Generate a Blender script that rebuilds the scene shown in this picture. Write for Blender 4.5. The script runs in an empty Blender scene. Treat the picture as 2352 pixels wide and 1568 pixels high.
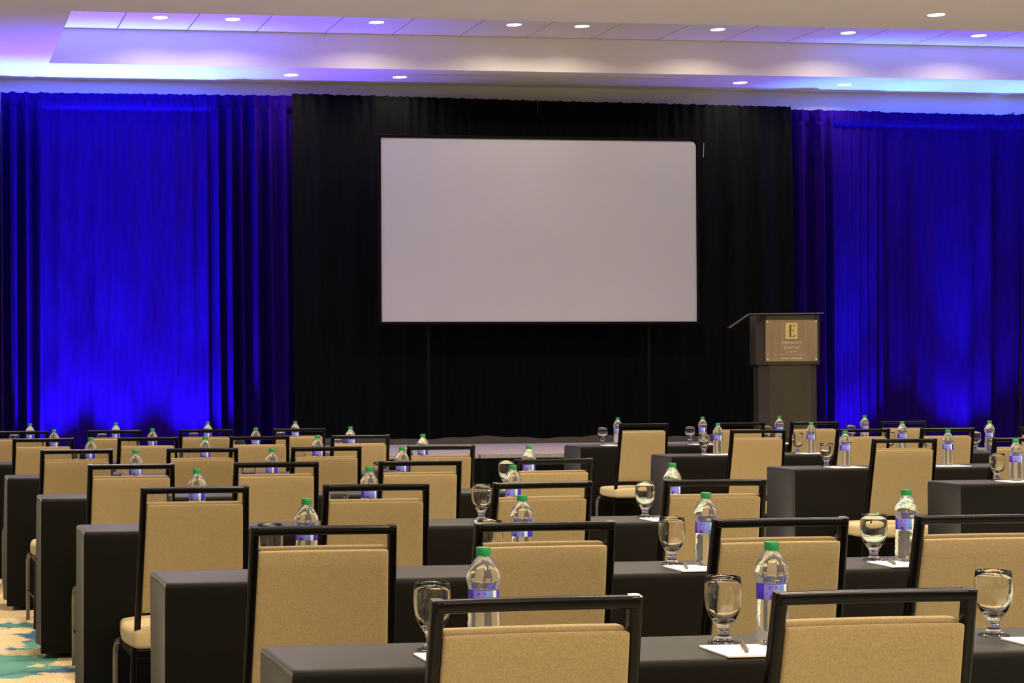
import bpy, bmesh, math, random
from mathutils import Vector, Matrix

C = bpy.context.scene.collection
PI = math.pi

# ------------------------------------------------------------------ camera
H = 1.33
cam_d = bpy.data.cameras.new('camera')
cam = bpy.data.objects.new('camera', cam_d)
C.objects.link(cam)
bpy.context.scene.camera = cam
YAW = math.atan(570 / 4200)
cam.location = (0, 0, H)
cam.matrix_world = (Matrix.Translation((0, 0, H)) @ Matrix.Rotation(-YAW, 4, 'Z')
                    @ Matrix.Rotation(PI / 2, 4, 'X') @ Matrix.Rotation(-0.0053, 4, 'Z'))
cam_d.sensor_width = 36
cam_d.lens = 36 * 4200 / 2352
cam_d.shift_x = (1176 - 370) / 2352
cam_d.shift_y = (860 - 784) / 2352
cam_d.clip_end = 200

# ------------------------------------------------------------------ world, exposure, lights
sc = bpy.context.scene
sc.view_settings.view_transform = 'Standard'
sc.view_settings.look = 'None'
sc.view_settings.gamma = 1
sc.view_settings.use_curve_mapping = False
sc.view_settings.exposure = 0.0

w = bpy.data.worlds.new('world'); sc.world = w; w.use_nodes = True
w.node_tree.nodes['Background'].inputs['Color'].default_value = (1.0, 0.86, 0.70, 1)
w.node_tree.nodes['Background'].inputs['Strength'].default_value = 0.22

WARM = (1.0, 0.83, 0.62)


def area_light(x, y, z, power, size, col=WARM, spread=150):
    d = bpy.data.lights.new('downlight', 'AREA')
    d.shape = 'DISK'; d.size = size; d.energy = power; d.color = col
    d.spread = math.radians(spread)
    o = bpy.data.objects.new('downlight', d); C.objects.link(o)
    o.location = (x, y, z)
    return o


# the hall's recessed downlights above and behind the frame
for lx in (-1.2, 1.3, 3.85, 6.4, 8.83, 11.3):
    for ly in (-2.2, 0.6, 3.4, 6.2, 9.0, 11.9, 14.8):
        if (lx, ly) in ((3.85, 14.8), (8.83, 14.8)):
            continue
        area_light(lx, ly, 4.40, 22 if lx < 0 else 66, 0.3)


def uplight_lamp(x, y, z, power, tilt, size=62, tx=0.0, col=(0.125, 0.06, 1.0)):
    d = bpy.data.lights.new('uplight_lamp', 'SPOT')
    d.energy = power; d.color = col
    d.spot_size = math.radians(size); d.spot_blend = 0.9; d.shadow_soft_size = 0.05
    o = bpy.data.objects.new('uplight_lamp', d); C.objects.link(o)
    o.location = (x, y, z)
    o.rotation_euler = (PI - tilt, tx, 0)
    return o


UPL = [(0.35, 18.58), (1.45, 18.60), (2.12, 18.60), (2.88, 18.60), (10.18, 18.60), (11.50, 18.60), (12.8, 18.58)]
for (ux, uy) in UPL:
    kk = 1.0 if ux < 5 else 0.48
    uplight_lamp(ux, uy, 0.27, 1450 * kk, 0.05, 84)          # wide wash
    uplight_lamp(ux, uy, 0.272, 2700, 0.02, 34, col=(0.035, 0.17, 1.0))   # narrow beam

# ------------------------------------------------------------------ helpers


def obj(name, bm, m=None, parent=None, smooth=False, angle=None):
    me = bpy.data.meshes.new(name)
    bm.normal_update()
    bm.to_mesh(me); bm.free()
    o = bpy.data.objects.new(name, me); C.objects.link(o)
    if m: me.materials.append(m)
    if smooth:
        for p in me.polygons: p.use_smooth = True
        if angle:
            me.set_sharp_from_angle(angle=math.radians(angle))
    if parent: o.parent = parent
    return o


def thing(name, label, cat, loc=(0, 0, 0), rz=0, group=None):
    o = bpy.data.objects.new(name, None); C.objects.link(o)
    o.empty_display_size = 0.05
    o.location = loc; o.rotation_euler = (0, 0, rz)
    return tag(o, label, cat, group)


def tag(o, label, cat, group=None):
    o['label'] = label; o['category'] = cat
    if group: o['group'] = group
    return o


def struct(name, bm, m, **k):
    o = obj(name, bm, m, **k); o['kind'] = 'structure'; return o


def dup(root, loc, rz, label, group=None):
    r = root.copy(); C.objects.link(r)
    r.location = loc; r.rotation_euler = (0, 0, rz); r['label'] = label
    if group: r['group'] = group
    for ch in list(root.children):
        c = ch.copy(); C.objects.link(c); c.parent = r
        for g in list(ch.children):
            d = g.copy(); C.objects.link(d); d.parent = c
    return r


def add_box(bm, x0, x1, y0, y1, z0, z1, bev=0, seg=2):
    r = bmesh.ops.create_cube(bm, size=1)
    vs = r['verts']
    for v in vs:
        v.co = Vector(((x0 + x1) / 2 + v.co.x * (x1 - x0), (y0 + y1) / 2 + v.co.y * (y1 - y0), (z0 + z1) / 2 + v.co.z * (z1 - z0)))
    if bev:
        es = list({e for v in vs for e in v.link_edges})
        bmesh.ops.bevel(bm, geom=es, offset=bev, segments=seg, profile=0.5, affect='EDGES')
    return bm


def box_bm(*a, **k):
    return add_box(bmesh.new(), *a, **k)


def lathe(bm, prof, n=32, cx=0, cy=0, close=False):
    rings = []
    for (r, z) in prof:
        if r < 1e-6:
            rings.append([bm.verts.new((cx, cy, z))])
        else:
            rings.append([bm.verts.new((cx + r * math.cos(2 * PI * i / n), cy + r * math.sin(2 * PI * i / n), z)) for i in range(n)])
    for a, b in zip(rings[:-1], rings[1:]):
        for i in range(n):
            j = (i + 1) % n
            if len(a) == 1 and len(b) == 1: continue
            if len(a) == 1: bm.faces.new((a[0], b[i], b[j])) if False else bm.faces.new((a[0], b[j], b[i]))
            elif len(b) == 1: bm.faces.new((a[i], a[j], b[0]))
            else: bm.faces.new((a[i], a[j], b[j], b[i]))
    return bm


def sweep(bm, pts, wx, wy, rad=0.006, cap=True, ref=Vector((1, 0, 0)), seg=3):
    """rounded-rectangle tube along pts; wx along ref, wy across."""
    pts = [Vector(p) for p in pts]
    sec = []
    for (sx, sy, a0) in ((1, 1, 0), (-1, 1, 90), (-1, -1, 180), (1, -1, 270)):
        for k in range(seg + 1):
            a = math.radians(a0 + 90 * k / seg)
            sec.append((sx * (wx / 2 - rad) + rad * math.cos(a), sy * (wy / 2 - rad) + rad * math.sin(a)))
    rings = []
    for i, p in enumerate(pts):
        t = (pts[min(i + 1, len(pts) - 1)] - pts[max(i - 1, 0)]).normalized()
        if 0 < i < len(pts) - 1:
            t1 = (pts[i] - pts[i - 1]).normalized(); t2 = (pts[i + 1] - pts[i]).normalized()
            t = (t1 + t2).normalized(); sc_ = 1 / max(0.5, t.dot(t1))
        else:
            sc_ = 1
        u = (ref - ref.dot(t) * t)
        if u.length < 1e-3: u = Vector((0, 0, 1)) - t.z * t
        u.normalize(); v = t.cross(u)
        rings.append([bm.verts.new(p + u * a * (sc_ if abs(u.dot(ref)) < .999 else 1) + v * b) for a, b in sec])
    n = len(sec)
    for a, b in zip(rings[:-1], rings[1:]):
        for i in range(n):
            j = (i + 1) % n
            bm.faces.new((a[i], a[j], b[j], b[i]))
    if cap:
        bm.faces.new(rings[0][::-1]); bm.faces.new(rings[-1])
    return bm


# ------------------------------------------------------------------ materials
def mat(name, col, rough=0.5, metal=0, spec=0.5, coat=0, sheen=0, **k):
    m = bpy.data.materials.new(name); m.use_nodes = True
    b = m.node_tree.nodes['Principled BSDF']
    b.inputs['Base Color'].default_value = (*col, 1)
    b.inputs['Roughness'].default_value = rough
    b.inputs['Metallic'].default_value = metal
    b.inputs['Specular IOR Level'].default_value = spec
    b.inputs['Coat Weight'].default_value = coat
    b.inputs['Sheen Weight'].default_value = sheen
    for kk, v in k.items():
        b.inputs[kk].default_value = v
    return m


def nd(m, t, **k):
    n = m.node_tree.nodes.new(t)
    for kk, v in k.items():
        setattr(n, kk, v)
    return n


def noise_col(m, c0, c1, scale, detail=3, stretch=(1, 1, 1), bump=0.0, bdist=0.002, lo=0.35, hi=0.65):
    L = m.node_tree.links; b = m.node_tree.nodes['Principled BSDF']
    tc = nd(m, 'ShaderNodeTexCoord'); mp = nd(m, 'ShaderNodeMapping'); mp.inputs['Scale'].default_value = stretch
    nz = nd(m, 'ShaderNodeTexNoise'); nz.inputs['Scale'].default_value = scale; nz.inputs['Detail'].default_value = detail
    cr = nd(m, 'ShaderNodeValToRGB')
    cr.color_ramp.elements[0].position = lo; cr.color_ramp.elements[0].color = (*c0, 1)
    cr.color_ramp.elements[1].position = hi; cr.color_ramp.elements[1].color = (*c1, 1)
    L.new(tc.outputs['Object'], mp.inputs['Vector']); L.new(mp.outputs[0], nz.inputs['Vector'])
    L.new(nz.outputs['Fac'], cr.inputs['Fac']); L.new(cr.outputs['Color'], b.inputs['Base Color'])
    if bump:
        bp = nd(m, 'ShaderNodeBump'); bp.inputs['Strength'].default_value = bump; bp.inputs['Distance'].default_value = bdist
        L.new(nz.outputs['Fac'], bp.inputs['Height']); L.new(bp.outputs[0], b.inputs['Normal'])
    return m


M = {}
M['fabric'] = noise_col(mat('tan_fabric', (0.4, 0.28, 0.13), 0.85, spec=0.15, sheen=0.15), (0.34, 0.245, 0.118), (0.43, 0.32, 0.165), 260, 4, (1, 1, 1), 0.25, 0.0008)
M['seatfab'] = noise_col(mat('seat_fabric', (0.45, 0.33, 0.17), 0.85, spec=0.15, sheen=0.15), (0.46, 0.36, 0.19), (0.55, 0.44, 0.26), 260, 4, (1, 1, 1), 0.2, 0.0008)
M['frame'] = mat('bronze_black_frame', (0.003, 0.0024, 0.0018), 0.24, spec=0.22, coat=0.0)
M['leg'] = mat('satin_grey_leg', (0.26, 0.23, 0.21), 0.33, metal=0.85)
M['cloth'] = noise_col(mat('black_cloth', (0.012, 0.011, 0.010), 0.50, spec=0.13, sheen=0.22), (0.0015, 0.0012, 0.001), (0.003, 0.0025, 0.002), 90, 3, (1, 1, 1), 0.15, 0.0006)
M['cloth'].node_tree.nodes['Principled BSDF'].inputs['Sheen Roughness'].default_value = 0.42
M['ceil'] = noise_col(mat('ceiling_paint', (0.72, 0.68, 0.66), 0.9, spec=0.2), (0.83, 0.79, 0.80), (0.86, 0.82, 0.83), 2.0)
M['tile'] = noise_col(mat('ceiling_panel', (0.6, 0.57, 0.55), 0.9, spec=0.2), (0.74, 0.70, 0.72), (0.77, 0.73, 0.75), 3.0)
M['wall'] = noise_col(mat('wall_paint', (0.6, 0.55, 0.5), 0.9, spec=0.2), (0.70, 0.67, 0.65), (0.73, 0.70, 0.68), 2.0)
M['gap'] = mat('dark_gap', (0.02, 0.018, 0.03), 0.9)
M['blue'] = noise_col(mat('blue_velvet', (0.01, 0.0005, 0.1), 0.8, spec=0.02), (0.009, 0.0012, 0.09), (0.0115, 0.0015, 0.12), 25, 4, (1, 1, 0.15), 0.12, 0.003)
M['black'] = noise_col(mat('black_drape', (0.006, 0.007, 0.008), 0.85, spec=0.05), (0.002, 0.0025, 0.003), (0.004, 0.0045, 0.005), 25, 4, (1, 1, 0.1), 0.2, 0.003)
M['screen'] = noise_col(mat('screen_white', (0.8, 0.78, 0.8), 0.75, spec=0.2), (0.50, 0.50, 0.59), (0.52, 0.52, 0.61), 0.6)
M['scrframe'] = mat('screen_frame_black', (0.004, 0.004, 0.0045), 0.8, spec=0.1)
M['deck'] = noise_col(mat('stage_deck', (0.2, 0.19, 0.2), 0.6), (0.24, 0.21, 0.22), (0.32, 0.28, 0.29), 30, 3)
M['lectern'] = noise_col(mat('dark_lectern', (0.035, 0.03, 0.02), 0.4, spec=0.5), (0.036, 0.029, 0.015), (0.048, 0.039, 0.022), 8, 3, (1, 1, .2))
M['plaque'] = noise_col(mat('brushed_bronze', (0.3, 0.22, 0.13), 0.45, metal=0.35), (0.25, 0.185, 0.115), (0.31, 0.235, 0.15), 3, 2, (8, 8, 1))
M['gold'] = mat('gold_square', (0.62, 0.50, 0.20), 0.45, metal=0.2)
M['golddark'] = mat('dark_gold_lettering', (0.07, 0.05, 0.012), 0.5)
M['letter'] = mat('pale_lettering', (0.62, 0.52, 0.34), 0.4)
M['pin'] = mat('silver_pin', (0.9, 0.88, 0.85), 0.15, metal=0.8)
M['ledge'] = mat('satin_silver_ledge', (0.30, 0.29, 0.33), 0.3, metal=0.7)
M['paper'] = mat('white_paper', (0.82, 0.80, 0.78), 0.7)
M['pen'] = mat('grey_pen', (0.16, 0.13, 0.12), 0.35)
M['cap'] = mat('green_plastic', (0.008, 0.23, 0.065), 0.35, spec=0.5)
M['trim'] = mat('light_trim_white', (0.75, 0.73, 0.72), 0.6)
M['pole'] = mat('dark_pole', (0.03, 0.03, 0.035), 0.4, metal=0.5)
M['strip'] = mat('brown_cloth', (0.035, 0.027, 0.016), 0.85)
M['can'] = mat('black_can', (0.012, 0.012, 0.012), 0.4)
M['lens'] = mat('blue_lens', (0.02, 0.02, 0.3), 0.2)


def emissive(name, col, s):
    m = bpy.data.materials.new(name); m.use_nodes = True
    b = m.node_tree.nodes['Principled BSDF']
    b.inputs['Base Color'].default_value = (*col, 1)
    b.inputs['Emission Color'].default_value = (*col, 1); b.inputs['Emission Strength'].default_value = s
    return m


M['lamp'] = emissive('lamp_glow', (1.0, 0.93, 0.85), 9)
M['bluelamp'] = emissive('blue_lamp_glow', (0.1, 0.1, 1.0), 6)


def glass(name, ior, col=(1, 1, 1), rough=0.0, tw=1.0):
    m = mat(name, col, rough, spec=0.5)
    b = m.node_tree.nodes['Principled BSDF']
    b.inputs['Transmission Weight'].default_value = 1
    b.inputs['IOR'].default_value = ior
    b.inputs['Transmission Weight'].default_value = tw
    return m


M['glass'] = glass('clear_glass', 1.48, (0.99, 0.99, 0.98))
M['water'] = glass('water_bottle_plastic', 1.33, (0.98, 0.99, 0.99), 0.04, 0.93)

# label material: blue band with pale, cyan and white blocks by angle around the bottle
ml = mat('bottle_label', (0.05, 0.03, 0.6), 0.4)
nt = ml.node_tree; L = nt.links; b = nt.nodes['Principled BSDF']
tc = nd(ml, 'ShaderNodeTexCoord'); sx = nd(ml, 'ShaderNodeSeparateXYZ')
at = nd(ml, 'ShaderNodeMath', operation='ARCTAN2')
mr = nd(ml, 'ShaderNodeMapRange'); mr.inputs['From Min'].default_value = -PI; mr.inputs['From Max'].default_value = PI
cr = nd(ml, 'ShaderNodeValToRGB'); cr.color_ramp.interpolation = 'CONSTANT'
els = cr.color_ramp.elements
# angle 0.25 of the ramp faces -y (the camera)
stops = [(0.0, (0.06, 0.03, 0.62)), (0.06, (0.20, 0.18, 0.72)), (0.19, (0.22, 0.24, 0.80)), (0.235, (0.10, 0.28, 0.75)),
         (0.28, (0.72, 0.72, 0.80)), (0.33, (0.045, 0.02, 0.60)), (0.45, (0.25, 0.22, 0.80)), (0.6, (0.05, 0.03, 0.6)), (0.75, (0.7, 0.7, 0.8)), (0.82, (0.05, 0.03, 0.6))]
els[0].position = 0; els[0].color = (*stops[0][1], 1); els[1].position = stops[1][0]; els[1].color = (*stops[1][1], 1)
for p_, c_ in stops[2:]:
    e = els.new(p_); e.color = (*c_, 1)
L.new(tc.outputs['Object'], sx.inputs[0]); L.new(sx.outputs['Y'], at.inputs[0]); L.new(sx.outputs['X'], at.inputs[1])
L.new(at.outputs[0], mr.inputs['Value']); L.new(mr.outputs[0], cr.inputs['Fac'])
nz = nd(ml, 'ShaderNodeTexNoise'); nz.inputs['Scale'].default_value = 70; nz.inputs['Detail'].default_value = 1
c2 = nd(ml, 'ShaderNodeValToRGB'); c2.color_ramp.interpolation = 'CONSTANT'
c2.color_ramp.elements[0].color = (0, 0, 0, 1); c2.color_ramp.elements[1].position = 0.60; c2.color_ramp.elements[1].color = (1, 1, 1, 1)
mx = nd(ml, 'ShaderNodeMix', data_type='RGBA'); mx.inputs['B'].default_value = (0.05, 0.02, 0.6, 1)
L.new(tc.outputs['Object'], nz.inputs['Vector']); L.new(nz.outputs['Fac'], c2.inputs['Fac']); L.new(c2.outputs['Color'], mx.inputs['Factor'])
L.new(cr.outputs['Color'], mx.inputs['A']); L.new(mx.outputs['Result'], b.inputs['Base Color'])
M['label'] = ml

# carpet
mc = mat('carpet', (0.5, 0.38, 0.22), 0.95, spec=0.1)
nt = mc.node_tree; L = nt.links; b = nt.nodes['Principled BSDF']
tc = nd(mc, 'ShaderNodeTexCoord'); mp = nd(mc, 'ShaderNodeMapping'); mp.inputs['Location'].default_value = (0.62, 0.35, 0)
n1 = nd(mc, 'ShaderNodeTexNoise'); n1.inputs['Scale'].default_value = 1.3; n1.inputs['Detail'].default_value = 6; n1.inputs['Roughness'].default_value = 0.62
n2 = nd(mc, 'ShaderNodeTexNoise'); n2.inputs['Scale'].default_value = 2.2; n2.inputs['Detail'].default_value = 5
n3 = nd(mc, 'ShaderNodeTexNoise'); n3.inputs['Scale'].default_value = 110; n3.inputs['Detail'].default_value = 3
cbei = nd(mc, 'ShaderNodeValToRGB'); cbei.color_ramp.elements[0].position = .35; cbei.color_ramp.elements[0].color = (0.42, 0.30, 0.14, 1)
cbei.color_ramp.elements[1].position = .65; cbei.color_ramp.elements[1].color = (0.80, 0.66, 0.44, 1)
cblu = nd(mc, 'ShaderNodeValToRGB'); cblu.color_ramp.elements[0].position = .46; cblu.color_ramp.elements[0].color = (0.06, 0.13, 0.24, 1)
cblu.color_ramp.elements[1].position = .54; cblu.color_ramp.elements[1].color = (0.11, 0.29, 0.24, 1)
msk = nd(mc, 'ShaderNodeValToRGB'); msk.color_ramp.elements[0].position = .50; msk.color_ramp.elements[1].position = .512
mx = nd(mc, 'ShaderNodeMix', data_type='RGBA')
L.new(tc.outputs['Object'], mp.inputs['Vector'])
for n in (n1, n2): L.new(mp.outputs[0], n.inputs['Vector'])
L.new(tc.outputs['Object'], n3.inputs['Vector'])
L.new(n3.outputs['Fac'], cbei.inputs['Fac']); L.new(n2.outputs['Fac'], cblu.inputs['Fac']); L.new(n1.outputs['Fac'], msk.inputs['Fac'])
L.new(msk.outputs['Color'], mx.inputs['Factor']); L.new(cbei.outputs['Color'], mx.inputs['A']); L.new(cblu.outputs['Color'], mx.inputs['B'])
L.new(mx.outputs['Result'], b.inputs['Base Color'])
bp = nd(mc, 'ShaderNodeBump'); bp.inputs['Strength'].default_value = .4; bp.inputs['Distance'].default_value = .004
L.new(n3.outputs['Fac'], bp.inputs['Height']); L.new(bp.outputs[0], b.inputs['Normal'])
M['carpet'] = mc

# ------------------------------------------------------------------ the room
ZC, ZU, YW = 4.42, 4.77, 19.1
XL, XR, YB = -4.0, 19.0, -3.5
CX0, CX1, CY0, CY1 = 1.35, 17.0, 15.49, 18.10
struct('floor', box_bm(XL, XR, YB, YW + .2, -0.1, 0), M['carpet'])
struct('wall_front', box_bm(XL, XR, YW, YW + .2, 0, ZC + .5), M['wall'])

bm = bmesh.new()
add_box(bm, XL, XR, YB, CY0, ZC, ZC + .12)
add_box(bm, XL, CX0, CY0, CY1, ZC, ZC + .12)
add_box(bm, CX1, XR, CY0, CY1, ZC, ZC + .12)
add_box(bm, XL, XR, CY1, YW, ZC, ZC + .12)
struct('ceiling', bm, M['ceil'])
bm = bmesh.new()   # upstand faces of the recess
add_box(bm, CX0 - .05, CX1 + .05, CY1, CY1 + .05, ZC + .12, ZU + .06)
add_box(bm, CX0 - .05, CX1 + .05, CY0 - .05, CY0, ZC + .12, ZU + .06)
add_box(bm, CX0 - .05, CX0, CY0, CY1, ZC + .12, ZU + .06)
add_box(bm, CX1, CX1 + .05, CY0, CY1, ZC + .12, ZU + .06)
add_box(bm, CX0, CX1, CY1 - .006, CY1, ZC, ZU)
struct('trim_1', bm, M['ceil'])
bm = bmesh.new()
xs = [CX0] + [2.03 + .7037 * i for i in range(22)] 
xs = [x for x in xs if x < CX1] + [CX1]
for a, b_ in zip(xs[:-1], xs[1:]):
    add_box(bm, a + .006, b_ - .006, CY0, CY1 - .012, ZU, ZU + .03)
struct('trim_2', bm, M['tile'])
struct('trim_3', box_bm(CX0, CX1, CY0, CY1, ZU + .034, ZU + .05), M['gap'])


def light_fix():
    t = thing('ceiling_light', '', 'light')
    bm = bmesh.new()
    lathe(bm, [(0.072, -0.001), (0.085, -0.004), (0.088, 0.0), (0.088, 0.001)], 32)
    obj('trim_ring', bm, M['trim'], t, smooth=True)
    bm = bmesh.new()
    lathe(bm, [(0.0, -0.0015), (0.072, -0.0015)][::-1], 32)
    obj('lamp_disc', bm, M['lamp'], t)
    return t


LF = light_fix()
ORD = ['first', 'second', 'third', 'fourth', 'fifth', 'sixth', 'seventh', 'eighth']
upl = [(2.38, 17.46), (3.09, 17.47), (4.52, 17.47), (5.91, 17.45), (6.61, 17.45), (8.04, 17.47), (9.45, 17.5), (10.88, 17.5)]
fixn = []
for i, (x, y) in enumerate(upl):
    lab = ('leftmost' if i == 0 else 'rightmost' if i == 7 else ORD[i] + ' from left')
    fixn.append((x, y, ZU - .0005, 'round recessed downlight in the panelled ceiling recess, ' + lab, 'downlights in the panelled recess'))
for (x, y, s) in ((3.89, 18.55, 'leftmost of four'), (5.05, 18.57, 'second of four from left'), (8.79, 18.56, 'third of four from left'), (9.98, 18.57, 'rightmost of four')):
    fixn.append((x, y, ZC - .0005, 'round downlight in ceiling strip just above the drapes, ' + s, 'downlights above the drapes'))
fixn.append((8.83, 14.84, ZC - .0005, 'round downlight alone in the flat beige ceiling at top right', None))
for i, (x, y, z, lab, g) in enumerate(fixn):
    if i == 0:
        LF.location = (x, y, z); LF['label'] = lab; LF['group'] = g
    else:
        o = dup(LF, (x, y, z), 0, lab, g)
        if g is None and 'group' in o: del o['group']
    d = bpy.data.lights.new('downlight', 'AREA'); d.shape = 'DISK'; d.size = .13
    d.energy = 9; d.color = WARM; d.spread = math.radians(150)
    lo = bpy.data.objects.new('downlight', d); C.objects.link(lo); lo.location = (x, y, z - .004)


# ------------------------------------------------------------------ drapes
def drape(name, x0, x1, yc, zt, zt1, m, seed, label, cat='curtain', amp=None, zb=0.015, pocket=True, freq=7.0, group=None, nz_=46):
    """pleated hanging cloth; amp(x) gives fold depth in metres"""
    rnd = random.Random(seed)
    amp = amp or (lambda x: 0.05)
    dx = 0.011
    n = int((x1 - x0) / dx)
    ph = rnd.uniform(0, 6); phs = []; comps = [(rnd.uniform(.5, 1.1), rnd.uniform(0, 6)) for _ in range(4)]
    ph2 = rnd.uniform(0, 6); phs2 = []
    for i in range(n + 1):
        x = x0 + (x1 - x0) * i / n
        f = freq * (1 + 0.22 * math.sin(comps[0][0] * x * 3 + comps[0][1]) + 0.20 * math.sin(comps[1][0] * x * 7 + comps[1][1]))
        f *= 1.0
        ph += f * dx * 2.2; ph2 += (f * 2.9 + 9) * dx
        phs.append(ph); phs2.append(ph2)
    bm = bmesh.new(); grid = []
    zs = []
    for k in range(nz_ + 1):
        t = k / nz_
        zs.append(t)
    # extra rows in the pocket
    zs = sorted(set([round(t, 4) for t in zs] + [1 - .002, 1 - .012, 1 - .022, 1 - .030, 1 - .0335, 1 - .036]))
    for t in zs:
        row = []
        for i in range(n + 1):
            u = i / n; x = x0 + (x1 - x0) * u
            top = zt + (zt1 - zt) * u
            z = zb + (top - zb) * t
            if t > 0.999: z += 0.006 * math.sin(x * 61 + seed) * math.sin(x * 23)
            A = amp(x)
            drift = 1.15 * (1 - t) * math.sin(x * 1.7 + seed) * 0.5
            s = math.sin(phs[i] + drift)
            fold = A * (1 - abs(s) ** 1.4 * 1.6)
            fold += A * 0.30 * math.sin(phs2[i] * .62 + drift * 2 + 1.3 * math.sin(t * 2.5 + i * .01))
            gather = 0.010 * math.sin(phs2[i] * 2.3) * max(0, (t - .80) / .2) ** 2
            grow = 0.45 + 0.55 * min(1, (1 - t) * 5)
            y = yc - fold * grow - gather - .5 * A
            y -= 0.010 * math.sin(t * 3 + x * 2.1)
            if pocket and t > 1 - .034:
                y = yc - .045 - 0.35 * fold - 0.006 * math.sin(phs2[i] * 3.1 + t * 60) - .012 * math.sin((t - (1 - .034)) / .034 * PI)
            row.append(bm.verts.new((x, y, z)))
        grid.append(row)
    for a, b_ in zip(grid[:-1], grid[1:]):
        for i in range(n):
            bm.faces.new((a[i], a[i + 1], b_[i + 1], b_[i]))
    o = obj(name, bm, m, None, smooth=True)
    sol = o.modifiers.new('cloth_thickness', 'SOLIDIFY'); sol.thickness = 0.004; sol.offset = 1
    return tag(o, label, cat, group)


def ss(x, a, b_):
    t = max(0, min(1, (x - a) / (b_ - a))); return t * t * (3 - 2 * t)


def amp_left(x):
    flat = ss(x, 1.25, 1.40) * (1 - ss(x, 3.02, 3.16))
    return (0.115 * (1 - flat) + 0.020 * flat) * (1 - .8 * ss(x, 3.84, 3.96))


def amp_right(x):
    d = 1 - ss(x, 9.95, 10.1)
    e = ss(x, 11.55, 11.8)
    return 0.020 + 0.095 * d + 0.04 * e + 0.02 * math.exp(-((x - 10.75) / .25) ** 2)


YD = 18.98
drape('blue_drape', -1.615, 0.900, YD, 4.248, 4.248, M['blue'], 3, 'vivid blue drape at the far left edge, cut by the frame', amp=amp_left, group='blue drapes', freq=8.5)
drape('blue_drape', 0.912, 4.035, YD, 4.253, 4.263, M['blue'], 11, 'wide vivid blue drape left of the black backdrop, smooth bright middle', amp=amp_left, group='blue drapes', freq=8.5)
drape('black_drape', 3.968, 6.648, YD - .10, 4.278, 4.243, M['black'], 5, 'black backdrop drape behind the left half of the white screen', amp=lambda x: .014, pocket=False, group='black backdrop drapes', freq=5)
drape('black_drape', 6.653, 9.510, YD - .10, 4.243, 4.217, M['black'], 8, 'black backdrop drape behind right half of the screen and the lectern', amp=lambda x: .014 + .03 * ss(x, 8.9, 9.3), pocket=False, group='black backdrop drapes', freq=5)
drape('blue_drape', 9.512, 10.606, YD - .045, 4.192, 4.182, M['blue'], 21, 'deeply pleated blue drape just right of the black backdrop', amp=amp_right, group='blue drapes', freq=11)
drape('blue_drape', 10.592, 12.261, YD, 4.182, 4.172, M['blue'], 31, 'broad blue drape at the right, with the bright uplit pool', amp=amp_right, group='blue drapes', freq=5)
drape('blue_drape', 12.266, 15.648, YD, 4.187, 4.167, M['blue'], 17, 'blue drape at the far right edge, cut by the frame', amp=lambda x: .014 + .05 * ss(x, 12.35, 12.7), group='blue drapes', freq=6)

for i, (x, z, s) in enumerate(((0.90, 4.283, 'at the left edge of the frame'), (4.36, 4.313, 'above the left end of the black drape'), (8.74, 4.253, 'above the right end of the black drape'),
                               (10.49, 4.218, 'between the two right blue drapes'), (12.15, 4.228, 'at the right edge of the frame'))):
    t = thing('drape_pole', 'dark drape support pole, its tip poking up ' + s, 'pole', (x * 1.0096, YD + .092, 0), 0, 'upright poles behind the drapes')
    bm = bmesh.new(); lathe(bm, [(0, 0.012), (.005, 0.012), (.005, z - .05), (.006, z - .01), (.006, z), (0, z)], 16)
    obj('pole', bm, M['pole'], t, smooth=True, angle=40)
    obj('base_plate', box_bm(-.15, .15, -.03, .003, 0, .012, bev=.003), M['pole'], t)
    obj('hook_bracket', box_bm(-.05, .0, -.03, .03, z - .05, z - .02, bev=.004), M['pole'], t)

for i, ((ux, uy), s) in enumerate(zip(UPL, ('far left, outside the bright pool', 'left of the bright left pool', 'amid the broad left drape', 'below the brightest left drape', 'below the first right drape', 'below the broad right drape', 'far right'))):
    t = thing('floor_uplight', 'black floor uplight can shining blue up the drape, ' + s, 'uplight', (ux, uy, 0), 0, 'blue floor uplights')
    bm = bmesh.new(); lathe(bm, [(0, .03), (.09, .03), (.09, .28), (.082, .28), (.082, .262), (0, .262)], 24)
    obj('housing', bm, M['can'], t, smooth=True, angle=40)
    bm = bmesh.new(); lathe(bm, [(.08, .268), (0, .268)], 24)
    obj('lens', bm, M['bluelamp'], t)
    obj('floor_stand', box_bm(-.1, .1, -.06, .06, 0, .03, bev=.005), M['can'], t)

# ------------------------------------------------------------------ projection screen
t = thing('projection_screen', 'large blank projection screen with thin black frame, before the black drapes', 'screen', (6.515, 18.42, 0))
sx0, sx1, sz0, sz1 = -1.712, 1.712, 1.862, 3.768
bm = bmesh.new()
add_box(bm, sx0 - .03, sx1 + .03, -.012, .03, sz1, sz1 + .03, bev=.004)
add_box(bm, sx0 - .03, sx1 + .03, -.012, .03, sz0 - .03, sz0, bev=.004)
add_box(bm, sx0 - .03, sx0, -.012, .03, sz0, sz1, bev=.004)
add_box(bm, sx1, sx1 + .03, -.012, .03, sz0, sz1, bev=.004)
obj('frame', bm, M['scrframe'], t)
bm = bmesh.new()
r_ = .06; pts = [(sx0, sz0), (sx1, sz0), (sx1, sz1 - r_)] + [(sx1 - r_ + r_ * math.cos(a), sz1 - r_ + r_ * math.sin(a)) for a in [PI / 8 * k for k in range(1, 4)]] + [(sx1 - r_, sz1), (sx0, sz1)]
lo_ = [bm.verts.new((x, 0.0, z)) for x, z in pts]; hi_ = [bm.verts.new((x, 0.006, z)) for x, z in pts]
bm.faces.new(lo_); bm.faces.new(hi_[::-1])
for i in range(len(pts)):
    j = (i + 1) % len(pts); bm.faces.new((lo_[j], lo_[i], hi_[i], hi_[j]))
obj('screen_surface', bm, M['screen'], t)
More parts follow.
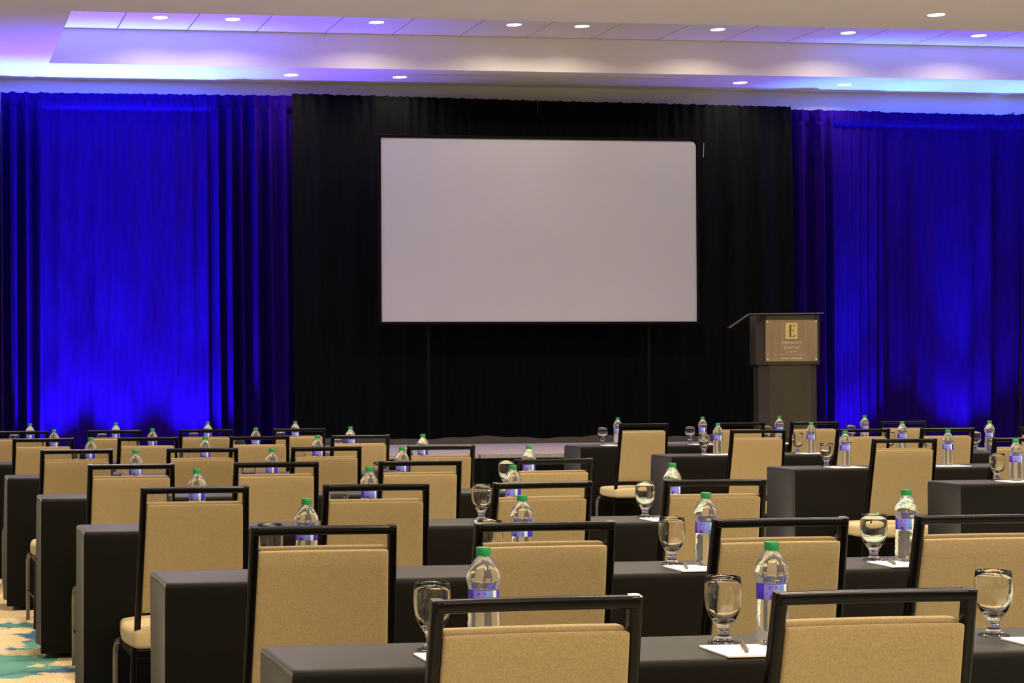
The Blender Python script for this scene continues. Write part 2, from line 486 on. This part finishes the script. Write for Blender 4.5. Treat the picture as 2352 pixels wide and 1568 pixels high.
for s in (-1, 1):
    bm = bmesh.new(); sweep(bm, [(s * 1.2, .06, sz1), (s * 1.2, .06, .0)], .03, .03, .004)
    add_box(bm, s * 1.2 - .03, s * 1.2 + .03, -.1, .14, 0, .03, bev=.004)
    obj('leg', bm, M['scrframe'], t)
bm = bmesh.new(); sweep(bm, [(1.80, .0, 3.75), (1.795, .0, 3.60)], .007, .007, .003); obj('latch_rod', bm, M['pin'], t)

# ------------------------------------------------------------------ stage
t = thing('stage_platform', 'low stage platform with purple-lit deck and black skirt, below the screen', 'stage', (3.80, 15.90, 0))
for i in range(5):
    obj('deck', box_bm(i * 1.2446 + .006, (i + 1) * 1.2446 - .006, 0, 2.42, .56, .60, bev=.003), M['deck'], t)
bm = bmesh.new()
n = 700; W_ = 1.2446 * 5; rows = []
path = [(-.01, 2.42), (-.01, -.01), (W_ + .01, -.01), (W_ + .01, 2.42)]
segs = []
tot = 0
for a, b_ in zip(path[:-1], path[1:]):
    d = math.dist(a, b_); segs.append((tot, d, a, b_)); tot += d
for z in (0.005, .2, .4, .56):
    row = []
    for i in range(n + 1):
        s_ = tot * i / n
        for (s0, d, a, b_) in segs:
            if s_ <= s0 + d + 1e-9: break
        q = (s_ - s0) / d
        x = a[0] + (b_[0] - a[0]) * q; y = a[1] + (b_[1] - a[1]) * q
        nx, ny = (b_[1] - a[1]) / d, -(b_[0] - a[0]) / d
        k = .010 * (1 + math.sin(s_ * 48)) * (1 - .5 * z)
        row.append(bm.verts.new((x + nx * k, y + ny * k, z)))
    rows.append(row)
for a, b_ in zip(rows[:-1], rows[1:]):
    for i in range(n): bm.faces.new((a[i], a[i + 1], b_[i + 1], b_[i]))
obj('skirt', bm, M['black'], t, smooth=True)
for i in range(6):
    for yy in (.1, 2.3):
        xx = min(max(i * 1.2446, .05), W_ - .05)
        obj('leg', box_bm(xx - .02, xx + .02, yy - .02, yy + .02, 0, .56), M['pole'], t)

bm = bmesh.new()
n = 120; ring = []
for i in range(n + 1):
    x = 4.15 + (9.6 - 4.15) * i / n
    h_ = .062 + .012 * math.sin(i * .21) + .006 * math.sin(i * .7)
    ring.append([bm.verts.new((x, 18.30 - .07 + .14 * k / 8 - .01 * math.sin(i * .3), .602 + h_ * math.sin(PI * k / 8) ** .6)) for k in range(9)])
for a, b_ in zip(ring[:-1], ring[1:]):
    for k in range(8): bm.faces.new((a[k], b_[k], b_[k + 1], a[k + 1]))
    bm.faces.new((a[0], a[8], b_[8], b_[0]))
bm.faces.new(ring[0]); bm.faces.new(ring[-1][::-1])
tag(obj('folded_cloth_strip', bm, M['strip'], smooth=True, angle=50), 'dark brown cloth strip lying along the rear edge of the stage', 'cloth strip')

# ------------------------------------------------------------------ lectern
def prism(bm, x0, x1, y0, y1, z0, z1, ch, bev=0.0):
    p = [(x0 + ch, y0), (x1 - ch, y0), (x1, y0 + ch), (x1, y1), (x0, y1), (x0, y0 + ch)]
    lo = [bm.verts.new((x, y, z0)) for x, y in p]; hi = [bm.verts.new((x, y, z1)) for x, y in p]
    bm.faces.new(lo[::-1]); bm.faces.new(hi)
    for i in range(6):
        j = (i + 1) % 6; bm.faces.new((lo[i], lo[j], hi[j], hi[i]))
    return bm


LX, LY, LZ = 8.60, 17.10, 0.60
t = thing('lectern', 'dark lectern with bronze plaque and gold logo square, at the right end of the stage', 'lectern', (LX, LY, LZ), -.16)
bm = prism(bmesh.new(), -.305, .325, 0, .30, .795, 1.292, .085)
bmesh.ops.bevel(bm, geom=bm.edges[:], offset=.005, segments=2, affect='EDGES')
obj('head_box', bm, M['lectern'], t)
bm = prism(bmesh.new(), -.275, .300, .02, .28, .05, .795, .085)
bmesh.ops.bevel(bm, geom=bm.edges[:], offset=.004, segments=2, affect='EDGES')
obj('column', bm, M['lectern'], t)
bm = prism(bmesh.new(), -.295, .315, -.01, .30, 0, .05, .085)
obj('base', bm, M['lectern'], t)
P_ = [(-.600, 1.158), (-.400, 1.296), (.330, 1.300), (.330, 1.306), (-.405, 1.303), (-.606, 1.164)]
def ledge(y0, y1, m, nm, lab):
    bm = bmesh.new()
    f0 = [bm.verts.new((x, y0, z)) for x, z in P_]; f1 = [bm.verts.new((x, y1, z)) for x, z in P_]
    bm.faces.new(f0); bm.faces.new(f1[::-1])
    for i in range(6):
        j = (i + 1) % 6; bm.faces.new((f0[j], f0[i], f1[i], f1[j]))
    o = obj(nm, bm, m, t); o['label'] = lab
ledge(-.034, -.030, M['ledge'], 'edge_strip', 'thin silver edge strip bending down at the left')
ledge(-.030, .05, M['scrframe'], 'top_shelf', 'black top shelf with drooping left flap')
PX0, PX1, PZ0, PZ1 = -.238, .270, .827, 1.236
pq = obj('plaque', box_bm(PX0, PX1, -.012, -.004, PZ0, PZ1, bev=.0015), M['plaque'], t)
pq['label'] = 'bronze plaque with lettering'
for (x, z) in ((PX0 + .02, PZ0 + .02), (PX1 - .015, PZ0 + .02), (PX0 + .02, PZ1 - .015), (PX1 - .015, PZ1 - .015)):
    bm = bmesh.new(); bmesh.ops.create_uvsphere(bm, u_segments=16, v_segments=10, radius=.011)
    for v in bm.verts: v.co = Vector((x + v.co.x, -.013 + v.co.y * .6, z + v.co.z))
    obj('mounting_pin', bm, M['pin'], pq, smooth=True)
pcx = .014
obj('logo_square', box_bm(pcx - .060, pcx + .060, -.020, -.010, 1.046, 1.209, bev=.002), M['gold'], pq)


def strokes(bm, polys, y0=-.0225, y1=-.0195):
    for p in polys:
        a = [bm.verts.new((x, y0, z)) for x, z in p]; b_ = [bm.verts.new((x, y1, z)) for x, z in p]
        bm.faces.new(a); bm.faces.new(b_[::-1])
        for i in range(len(p)):
            j = (i + 1) % len(p); bm.faces.new((a[j], a[i], b_[i], b_[j]))


bm = bmesh.new()
u = .0225; gx = pcx; gz = 1.128


def R_(x0, x1, z0, z1): return [(gx + x0, gz + z0), (gx + x1, gz + z0), (gx + x1, gz + z1), (gx + x0, gz + z1)]


strokes(bm, [R_(-.024, -.004, .056, .060), R_(-.019, -.005, -.006, .058), R_(-.024, .030, .054, .059),
             [(gx + .022, gz + .055), (gx + .030, gz + .038), (gx + .031, gz + .059)],
             R_(-.005, .018, .008, .011), [(gx + .016, gz + .010), (gx + .026, gz + .020), (gx + .012, gz - .006), (gx + .006, gz - .004)],
             R_(-.034, -.005, -.0085, -.006), R_(-.019, -.005, -.056, -.012), R_(-.024, .030, -.058, -.053),
             [(gx + .020, gz - .054), (gx + .031, gz - .057), (gx + .031, gz - .034)]])
obj('monogram', bm, M['golddark'], pq)


def text(s, cx, z, size, spacing, m, name, wx=1.0):
    cu = bpy.data.curves.new(name, 'FONT'); cu.body = s; cu.size = size; cu.align_x = 'CENTER'
    cu.space_character = spacing; cu.extrude = .001; cu.offset = .0008
    o = bpy.data.objects.new(name, cu); C.objects.link(o)
    o.rotation_euler = (PI / 2, 0, 0); o.location = (cx, -.0135, z); o.scale = (wx, 1, 1)
    bpy.context.view_layer.update()
    me = bpy.data.meshes.new_from_object(o.evaluated_get(bpy.context.evaluated_depsgraph_get()))
    me.materials.clear(); me.materials.append(m)
    o2 = bpy.data.objects.new(name, me); C.objects.link(o2)
    o2.rotation_euler = o.rotation_euler; o2.location = o.location; o2.scale = o.scale
    bpy.data.objects.remove(o)
    o2.parent = pq
    return o2


text('EMBASSY', pcx, 1.0, .036, 1.42, M['letter'], 'lettering')
text('SUITES', pcx + .004, .952, .036, 1.42, M['letter'], 'lettering')
text('by HILTON', pcx + .002, .917, .0175, 1.15, M['letter'], 'lettering')
obj('rule_line', box_bm(pcx - .142, pcx + .142, -.0135, -.0115, .8945, .8965), M['letter'], pq)
bm = bmesh.new()   # two small illegible words
rnd = random.Random(4)
for (a, b_) in ((-.103, -.028), (-.010, .112)):
    x = a
    while x < b_:
        w_ = rnd.choice((.004, .006, .008)); add_box(bm, pcx + x, pcx + min(x + w_, b_), -.0135, -.0115, .851, .851 + rnd.choice((.012, .0135))); x += w_ + .0035
obj('lettering', bm, M['letter'], pq)


# ------------------------------------------------------------------ tables
def table(x0, x1, y0, y1, seed, label, group, h=.75):
    rnd = random.Random(seed)
    xc, yc = (x0 + x1) / 2, (y0 + y1) / 2
    a, b_ = (x1 - x0) / 2, (y1 - y0) / 2
    rc = .012
    # perimeter points
    per = []
    n_x = int((x1 - x0) / .035); n_y = 12
    for i in range(n_x): per.append((-a + 2 * a * i / n_x, -b_, 0, -1, i / n_x, 0))
    for i in range(n_y): per.append((a, -b_ + 2 * b_ * i / n_y, 1, 0, i / n_y, 1))
    for i in range(n_x): per.append((a - 2 * a * i / n_x, b_, 0, 1, i / n_x, 2))
    for i in range(n_y): per.append((-a, b_ - 2 * b_ * i / n_y, -1, 0, i / n_y, 3))
    bm = bmesh.new()
    w1, w2, w3 = rnd.uniform(2, 4), rnd.uniform(0, 6), rnd.uniform(5, 9)
    levels = [(.025, 1), (.12, .9), (.26, .75), (.40, .6), (.52, .45), (.62, .3), (.70, .14), (h - .018, .04)]
    rings = []
    for z, k in levels:
        row = []
        for j, (x, y, nx, ny, q, side) in enumerate(per):
            s_ = x + y
            corner = min(q, 1 - q)
            d = .007 * math.sin(s_ * w1 + w2 + z * 2) * k + .004 * math.sin(s_ * w3 + z * 5 + w2) * k
            dx_, dy_ = nx * d, ny * d
            if side in (1, 3):   # the end falls in a soft hollow between two corner folds
                d2 = -.030 * math.sin(PI * q) * k; dx_ += nx * d2
            fl = .006 * k
            row.append(bm.verts.new((x + dx_ + (fl if x > 0 else -fl) * (abs(x) / a) ** 8, y + dy_ + (fl if y > 0 else -fl), z)))
        rings.append(row)
    # rounded top edge
    for ang in (30, 60, 90):
        t_ = math.radians(ang); ins = rc * (1 - math.cos(t_)); zz = h - rc + rc * math.sin(t_)
        row = []
        for (x, y, nx, ny, q, side) in per:
            row.append(bm.verts.new((x * (a - ins) / a, y * (b_ - ins) / b_, zz)))
        rings.append(row)
    N = len(per)
    for r0, r1 in zip(rings[:-1], rings[1:]):
        for i in range(N):
            j = (i + 1) % N; bm.faces.new((r0[i], r0[j], r1[j], r1[i]))
    bm.faces.new(rings[-1])
    o = obj('draped_table', bm, M['cloth'], None, smooth=True, angle=50)
    o.location = (xc, yc, 0)
    return tag(o, label, 'table', group)


NUM = ['nearest', 'second', 'third', 'fourth', 'fifth', 'sixth', 'seventh']


TX = [.732, .693, .625, .594, .526, .49, .45]
TN = [3.51, 5.04, 6.75, 8.58, 10.36, 11.98, 13.55]
for k in range(7):
    lab = ('long table under black cloth, nearest to the camera in the left block' if k == 0 else
           'long table under black cloth, %s from the camera in the left block' % NUM[k] if k < 6 else
           'long table under black cloth, farthest from the camera in the left block')
    table(TX[k], TX[k] + 2.48, TN[k], TN[k] + .33, 40 + k, lab, 'black draped tables of the left block')
RTN = [13.75, 12.02, 10.24, 8.72]
RTF = [14.11, 12.37, 10.60, 9.03]
RTL = ['farthest', 'second farthest', 'third farthest', 'nearest']
for k in range(4):
    table(5.18 + (.13 if k == 3 else 0), 8.0 + (0, .1, .3, .4)[k], RTN[k], RTF[k], 60 + k, 'long table under black cloth, %s from the camera in the right block' % RTL[k], 'black draped tables of the right block')


# ------------------------------------------------------------------ chairs
HT = .94
LEAN = .088 / .49


def back_y(z, x=0, bow=.012):
    return (HT - z) * LEAN + bow * max(0, 1 - (x / .19) ** 2)


def back_w(z):   # outer half width
    return .190 + (HT - z) * .026


def pad(bm, z0, z1, half0, half1, yoff0, yoff1, bev, bow=.012):
    """rounded panel following the bowed, leaning back. yoff0 = near face, yoff1 = far face"""
    nx_, nz_ = 14, 8
    def pt(i, k, yo):
        v = k / nz_; z = z0 + (z1 - z0) * v; hw = half0 + (half1 - half0) * v
        x = -hw + 2 * hw * i / nx_
        return Vector((x, back_y(z, x, bow) + yo, z))
    A = [[bm.verts.new(pt(i, k, yoff0)) for i in range(nx_ + 1)] for k in range(nz_ + 1)]
    B = [[bm.verts.new(pt(i, k, yoff1)) for i in range(nx_ + 1)] for k in range(nz_ + 1)]
    for k in range(nz_):
        for i in range(nx_):
            bm.faces.new((A[k][i], A[k][i + 1], A[k + 1][i + 1], A[k + 1][i]))
            bm.faces.new((B[k][i + 1], B[k][i], B[k + 1][i], B[k + 1][i + 1]))
    for k in range(nz_):
        bm.faces.new((A[k + 1][0], B[k + 1][0], B[k][0], A[k][0])); bm.faces.new((A[k][-1], B[k][-1], B[k + 1][-1], A[k + 1][-1]))
    for i in range(nx_):
        bm.faces.new((A[0][i], B[0][i], B[0][i + 1], A[0][i + 1])); bm.faces.new((A[-1][i + 1], B[-1][i + 1], B[-1][i], A[-1][i]))
    bm.normal_update()
    es = [e for e in bm.edges if len(e.link_faces) == 2 and e.calc_face_angle(0) > .9]
    bmesh.ops.bevel(bm, geom=es, offset=bev, segments=3, profile=.5, affect='EDGES')
    return bm


def make_chair(label, group):
    t = thing('banquet_chair', label, 'chair', group=group)
    # inverted-U back frame: posts and rail
    bm = bmesh.new()
    tb = .022
    for s in (-1, 1):
        zs = [.36, .45, .6, .75, .90, HT]
        sweep(bm, [(s * (back_w(z) - tb / 2), back_y(z, .19) + .002, z) for z in zs], tb, .026, .006)
    xs_ = [-(.190 - .004) + (2 * (.190 - .004)) * i / 14 for i in range(15)]
    sweep(bm, [(x, back_y(HT - .011, x) + .001, HT - .0115) for x in xs_], .023, .030, .007, ref=Vector((0, 0, 1)))
    obj('back_frame', bm, M['frame'], t, smooth=True, angle=50)
    # cushion (front side) and back panel
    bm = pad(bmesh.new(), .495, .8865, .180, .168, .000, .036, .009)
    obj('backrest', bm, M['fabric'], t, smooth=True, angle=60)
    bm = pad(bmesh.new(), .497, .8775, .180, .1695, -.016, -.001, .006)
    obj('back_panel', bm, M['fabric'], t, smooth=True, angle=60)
    # seat: rounded, wider than back, crowned
    bm = bmesh.new()
    nx_, ny_ = 14, 14
    z_b, z_t = .372, .438
    def sp(i, j, top):
        u = -1 + 2 * i / nx_; v = j / ny_
        hw = .205 + .022 * math.sin(PI * min(1, v * 1.1)) if v < .9 else .214
        x = u * hw; y = .065 + .375 * v - (.04 * (abs(u) ** 5) if v > .8 else 0) * (v - .8) / .2
        crown = .016 * (1 - u ** 2) * math.sin(PI * (.15 + .75 * v))
        return Vector((x, y, (z_t + crown) if top else z_b))
    A = [[bm.verts.new(sp(i, j, True)) for i in range(nx_ + 1)] for j in range(ny_ + 1)]
    B = [[bm.verts.new(sp(i, j, False)) for i in range(nx_ + 1)] for j in range(ny_ + 1)]
    for j in range(ny_):
        for i in range(nx_):
            bm.faces.new((A[j][i], A[j][i + 1], A[j + 1][i + 1], A[j + 1][i])); bm.faces.new((B[j][i + 1], B[j][i], B[j + 1][i], B[j + 1][i + 1]))
    for j in range(ny_):
        bm.faces.new((A[j + 1][0], B[j + 1][0], B[j][0], A[j][0])); bm.faces.new((A[j][-1], B[j][-1], B[j + 1][-1], A[j + 1][-1]))
    for i in range(nx_):
        bm.faces.new((A[0][i], B[0][i], B[0][i + 1], A[0][i + 1])); bm.faces.new((A[-1][i + 1], B[-1][i + 1], B[-1][i], A[-1][i]))
    bm.normal_update()
    es = [e for e in bm.edges if len(e.link_faces) == 2 and e.calc_face_angle(0) > .9]
    bmesh.ops.bevel(bm, geom=es, offset=.018, segments=4, profile=.5, affect='EDGES')
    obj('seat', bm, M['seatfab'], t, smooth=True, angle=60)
    bm = bmesh.new()
    add_box(bm, -.205, .205, .085, .115, .335, .368, bev=.004)
    add_box(bm, -.195, .195, .385, .405, .340, .371, bev=.004)
    for s in (-1, 1): add_box(bm, s * .203 - .010, s * .203 + .010, .09, .405, .340, .371, bev=.004)
    obj('seat_frame', bm, M['frame'], t)
    for s in (-1, 1):
        bm = bmesh.new()
        sweep(bm, [(s * .203, .095, .37), (s * .208, .085, .25), (s * .214, .055, .1), (s * .218, .03, .0)], .022, .024, .006)
        obj('leg', bm, M['frame'], t, smooth=True, angle=50)
        bm = bmesh.new()
        sweep(bm, [(s * .212, .370, .362), (s * .224, .395, .352), (s * .228, .410, .325), (s * .229, .416, .28), (s * .229, .418, .1), (s * .229, .420, 0)], .020, .024, .006)
        obj('leg', bm, M['leg'], t, smooth=True, angle=50)['label'] = 'satin grey front leg'
    bm = bmesh.new()
    sweep(bm, [(-.214, .06, .14), (.214, .06, .14)], .014, .014, .004, ref=Vector((0, 0, 1)))
    for s in (-1, 1): sweep(bm, [(s * .216, .06, .16), (s * .227, .418, .16)], .012, .012, .004, ref=Vector((0, 0, 1)))
    obj('stretcher', bm, M['frame'], t, smooth=True, angle=50)
    return t


CY = [3.05, 4.585, 6.27, 7.93, 9.55, 11.3, 12.82]
CH = [[1.07, 1.695], [1.041, 1.631, 2.28, 2.855], [0.968, 1.613, 2.222, 2.868], [0.943, 1.588, 2.242, 2.862],
      [0.848, 1.515, 2.185, 2.816], [0.797, 1.449, 2.157, 2.805], [0.75, 1.405, 2.061, 2.735]]
SEAT = ['leftmost', 'second from left', 'third from left', 'rightmost']
yaws = {(0, 0): 1.5, (0, 1): 0, (2, 2): 6, (3, 3): 6, (4, 3): 3, (2, 3): -2, (1, 0): -1, (1, 2): 1}
proto = None
rnd = random.Random(9)
for k, row in enumerate(CH):
    for i, x in enumerate(row):
        if k == 0:
            lab = 'tan-backed black-framed chair %s in the row nearest the camera' % ('left' if i == 0 else 'right')
        else:
            lab = 'tan-backed black-framed chair, %s in the %s row of the left block' % (SEAT[i], NUM[k] if k < 6 else 'farthest')
        g = 'chairs of the left block'
        rz = math.radians(yaws.get((k, i), rnd.uniform(-1.5, 1.5)))
        if proto is None:
            proto = make_chair(lab, g); proto.location = (x, CY[k], 0); proto.rotation_euler = (0, 0, rz)
        else:
            dup(proto, (x, CY[k], 0), rz, lab, g)
RC = [[5.501, 6.278, 6.877, 7.603], [5.59, 6.337, 6.946, 7.659], [5.613, 6.349]]
RY = [13.30, 11.59, 9.81]
for k, row in enumerate(RC):
    for i, x in enumerate(row):
        if k < 2:
            lab = 'tan-backed black-framed chair, %s in the %s row of the right block' % (SEAT[i], ('farthest', 'middle')[k])
        else:
            lab = ('tall-looking tan-backed chair with seat showing, left in the nearest right-block row', 'tan-backed chair at the right frame edge, nearest row of the right block')[i]
        dup(proto, (x, RY[k] - .03, 0), math.radians((-2, 0, -2, 1)[i] if k < 2 else (-3, 0)[i]), lab, 'chairs of the right block')


# ------------------------------------------------------------------ water bottles
def make_bottle(label, group):
    t = thing('water_bottle', label, 'bottle', group=group)
    prof = [(0, .004), (.020, .003), (.027, .0005), (.0325, .004), (.0345, .012), (.0335, .022), (.0345, .030), (.0328, .038), (.0342, .047), (.0325, .055), (.034, .063),
            (.0320, .071), (.0332, .080), (.0312, .088), (.0325, .094), (.0305, .099), (.0305, .134), (.0325, .141), (.0350, .151), (.0350, .159), (.0325, .169),
            (.0275, .180), (.0215, .190), (.0165, .197), (.0130, .201), (.0130, .206), (.0145, .2065), (.0145, .2085), (.0125, .2085), (.0125, .211), (0, .211)]
    bm = bmesh.new(); lathe(bm, prof, 36)
    obj('body', bm, M['water'], t, smooth=True)
    bm = bmesh.new(); lathe(bm, [(.0313, .100), (.0316, .1005), (.0316, .1325), (.0313, .133)], 36)
    obj('label_band', bm, M['label'], t, smooth=True)
    bm = bmesh.new()
    n = 40
    pr = [(.0125, .2025), (.0152, .2025), (.0152, .2185), (.0142, .2198), (0, .2198)]
    lathe(bm, pr, n)
    for v in bm.verts:
        if .203 < v.co.z < .219 or abs(v.co.z - .2025) < 1e-4:
            a = math.atan2(v.co.y, v.co.x); r = math.hypot(v.co.x, v.co.y)
            if r > .0145:
                i = round(a / (2 * PI) * n)
                if i % 2: v.co.x *= .975; v.co.y *= .975
    obj('cap', bm, M['cap'], t, smooth=True, angle=40)['label'] = 'green screw cap'
    return t


def make_goblet(label, group):
    t = thing('water_goblet', label, 'glass', group=group)
    outer = [(0, .001), (.030, .0005), (.0325, .002), (.031, .0045), (.020, .009), (.0135, .014), (.0125, .020), (.0125, .026), (.0150, .029), (.0145, .032), (.016, .036),
             (.0235, .047), (.031, .060), (.0365, .076), (.0385, .092), (.0390, .108), (.0380, .126), (.0362, .142)]
    inner = [(.0355, .1425), (.0345, .142), (.0365, .126), (.0374, .108), (.0368, .092), (.0345, .076), (.028, .062), (.020, .052), (.010, .045), (0, .043)]
    bm = bmesh.new(); lathe(bm, outer + inner, 40)
    obj('bowl_and_stem', bm, M['glass'], t, smooth=True)
    return t


def make_pad(label, group):
    t = thing('notepad', label, 'notepad', group=group)
    bm = box_bm(0, .20, 0, .14, .0003, .004, bev=.0006); obj('sheets', bm, M['paper'], t)
    bm = box_bm(.0, .20, .132, .1405, .0002, .0052, bev=.0005); obj('binding', bm, M['paper'], t)
    return t


def make_pen(label, group):
    t = thing('pen', label, 'pen', group=group)
    def rot(bm):
        for v in bm.verts: v.co = Vector((v.co.z, v.co.y, v.co.x + .0045))
        return bm
    bm = bmesh.new(); lathe(bm, [(0, 0), (.0015, .001), (.0045, .014), (.0045, .10), (.0, .101)], 14); bmesh.ops.reverse_faces(bm, faces=bm.faces[:]); obj('barrel', rot(bm), M['pen'], t, smooth=True)
    bm = bmesh.new(); lathe(bm, [(0, .1012), (.0035, .1015), (.0035, .131), (0, .132)], 14); bmesh.ops.reverse_faces(bm, faces=bm.faces[:]); obj('cap_end', rot(bm), M['pen'], t, smooth=True)
    bm = box_bm(.095, .128, -.001, .001, .0085, .0105); obj('clip', bm, M['pin'], t)
    return t


PR = {}


def place(kind, x, y, z, rz, label, group):
    mk = {'bottle': make_bottle, 'goblet': make_goblet, 'pad': make_pad, 'pen': make_pen}[kind]
    if kind not in PR:
        PR[kind] = mk(label, group); PR[kind].location = (x, y, z); PR[kind].rotation_euler = (0, 0, rz); return PR[kind]
    return dup(PR[kind], (x, y, z), rz, label, group)


B = [[1.166, 1.796], [1.126, 1.773, 2.341, 2.98], [1.072, 1.745, 2.321, 2.974], [1.058, 1.725, 2.374, 3.019],
     [1.014, 1.682, 2.35, 2.985], [0.926, 1.585, 2.287, 2.940], [0.867, 1.513, 2.214, 2.890]]
G = [[1.074, 1.715, 2.337], [1.03, 1.693, 2.26, 2.907], [0.946, 1.637, 2.212, 2.886], [0.959, 1.618, 2.284, 2.923],
     [0.916, 1.565, 2.254, 2.90], [0.825, 1.467, 2.183, 2.86], [0.752, 1.414, 2.116, 2.79]]
zt = .7503
PLACE = ['leftmost', 'second', 'third', 'rightmost']


def rowname(k): return 'nearest' if k == 0 else 'farthest' if k == 6 else NUM[k]


for k in range(7):
    for i, x in enumerate(B[k]):
        place('bottle', x, TN[k] + .145, zt, math.radians(rnd.uniform(-25, 25)), 'green-capped water bottle, %s place on the %s left-block table' % (PLACE[i] if k else ('left', 'middle')[i], rowname(k)), 'water bottles on the left block tables')
    for i, x in enumerate(G[k]):
        place('goblet', x, TN[k] + .205, zt, 0, 'clear water goblet, %s place on the %s left-block table' % (PLACE[i] if k else ('left', 'middle', 'right')[i], rowname(k)), 'goblets on the left block tables')
RB = [[5.535, 6.243, 6.89, 7.619], [5.577, 6.268, 6.953, 7.62], [5.567, 6.231], [5.697]]
RG = [[5.437, 6.168, 6.824, 7.541], [5.506, 6.203, 6.893, 7.553], [5.484, 6.156], [5.636]]
for k in range(4):
    for i, x in enumerate(RB[k]):
        pl = PLACE[i] if k < 2 else ('left', 'right')[i] if k == 2 else 'only visible'
        place('bottle', x, RTN[k] + .13, zt, math.radians(rnd.uniform(-25, 25)), 'green-capped water bottle, %s place on the %s right-block table' % (pl, RTL[k]), 'water bottles on the right block tables')
    for i, x in enumerate(RG[k]):
        pl = PLACE[i] if k < 2 else ('left', 'right')[i] if k == 2 else 'only visible'
        place('goblet', x, RTN[k] + .20, zt, 0, 'clear water goblet, %s place on the %s right-block table' % (pl, RTL[k]), 'goblets on the right block tables')

# notepads and pens
for (k, i) in ((0, 0), (0, 1), (0, 2), (1, 1), (1, 2), (1, 3), (2, 2), (2, 3), (3, 3)):
    gxx = G[k][i] - {0: .082, 1: .055}.get(k, .05) + {(0, 2): .06, (0, 0): .024}.get((k, i), 0)
    place('pad', gxx, TN[k] + .005, zt, 0, 'white notepad under the bottle, %s place on the %s left-block table' % ((PLACE[i] if k else ('left', 'middle', 'right')[i]), rowname(k)), 'notepads on the left block tables')
for (k, i) in ((0, 0), (0, 1), (0, 2), (0, 3), (1, 0), (1, 1), (1, 2), (2, 0), (2, 1), (3, 0)):
    pl = PLACE[i] if k < 2 else ('left', 'right')[i] if k == 2 else 'only visible'
    place('pad', RG[k][i] - .045, RTN[k] + .01, zt, 0, 'white notepad under the bottle, %s place on the %s right-block table' % (pl, RTL[k]), 'notepads on the right block tables')
for (k, i, s) in ((0, 1, 'nearest table, beside the bottle'), (1, 2, 'second table, third place from left'), (1, 3, 'second table, rightmost place')):
    place('pen', G[k][i] - .028, TN[k] + .032, zt + .0042, math.radians(70), 'dark grey pen lying on white notepad, ' + s, 'pens on notepads')
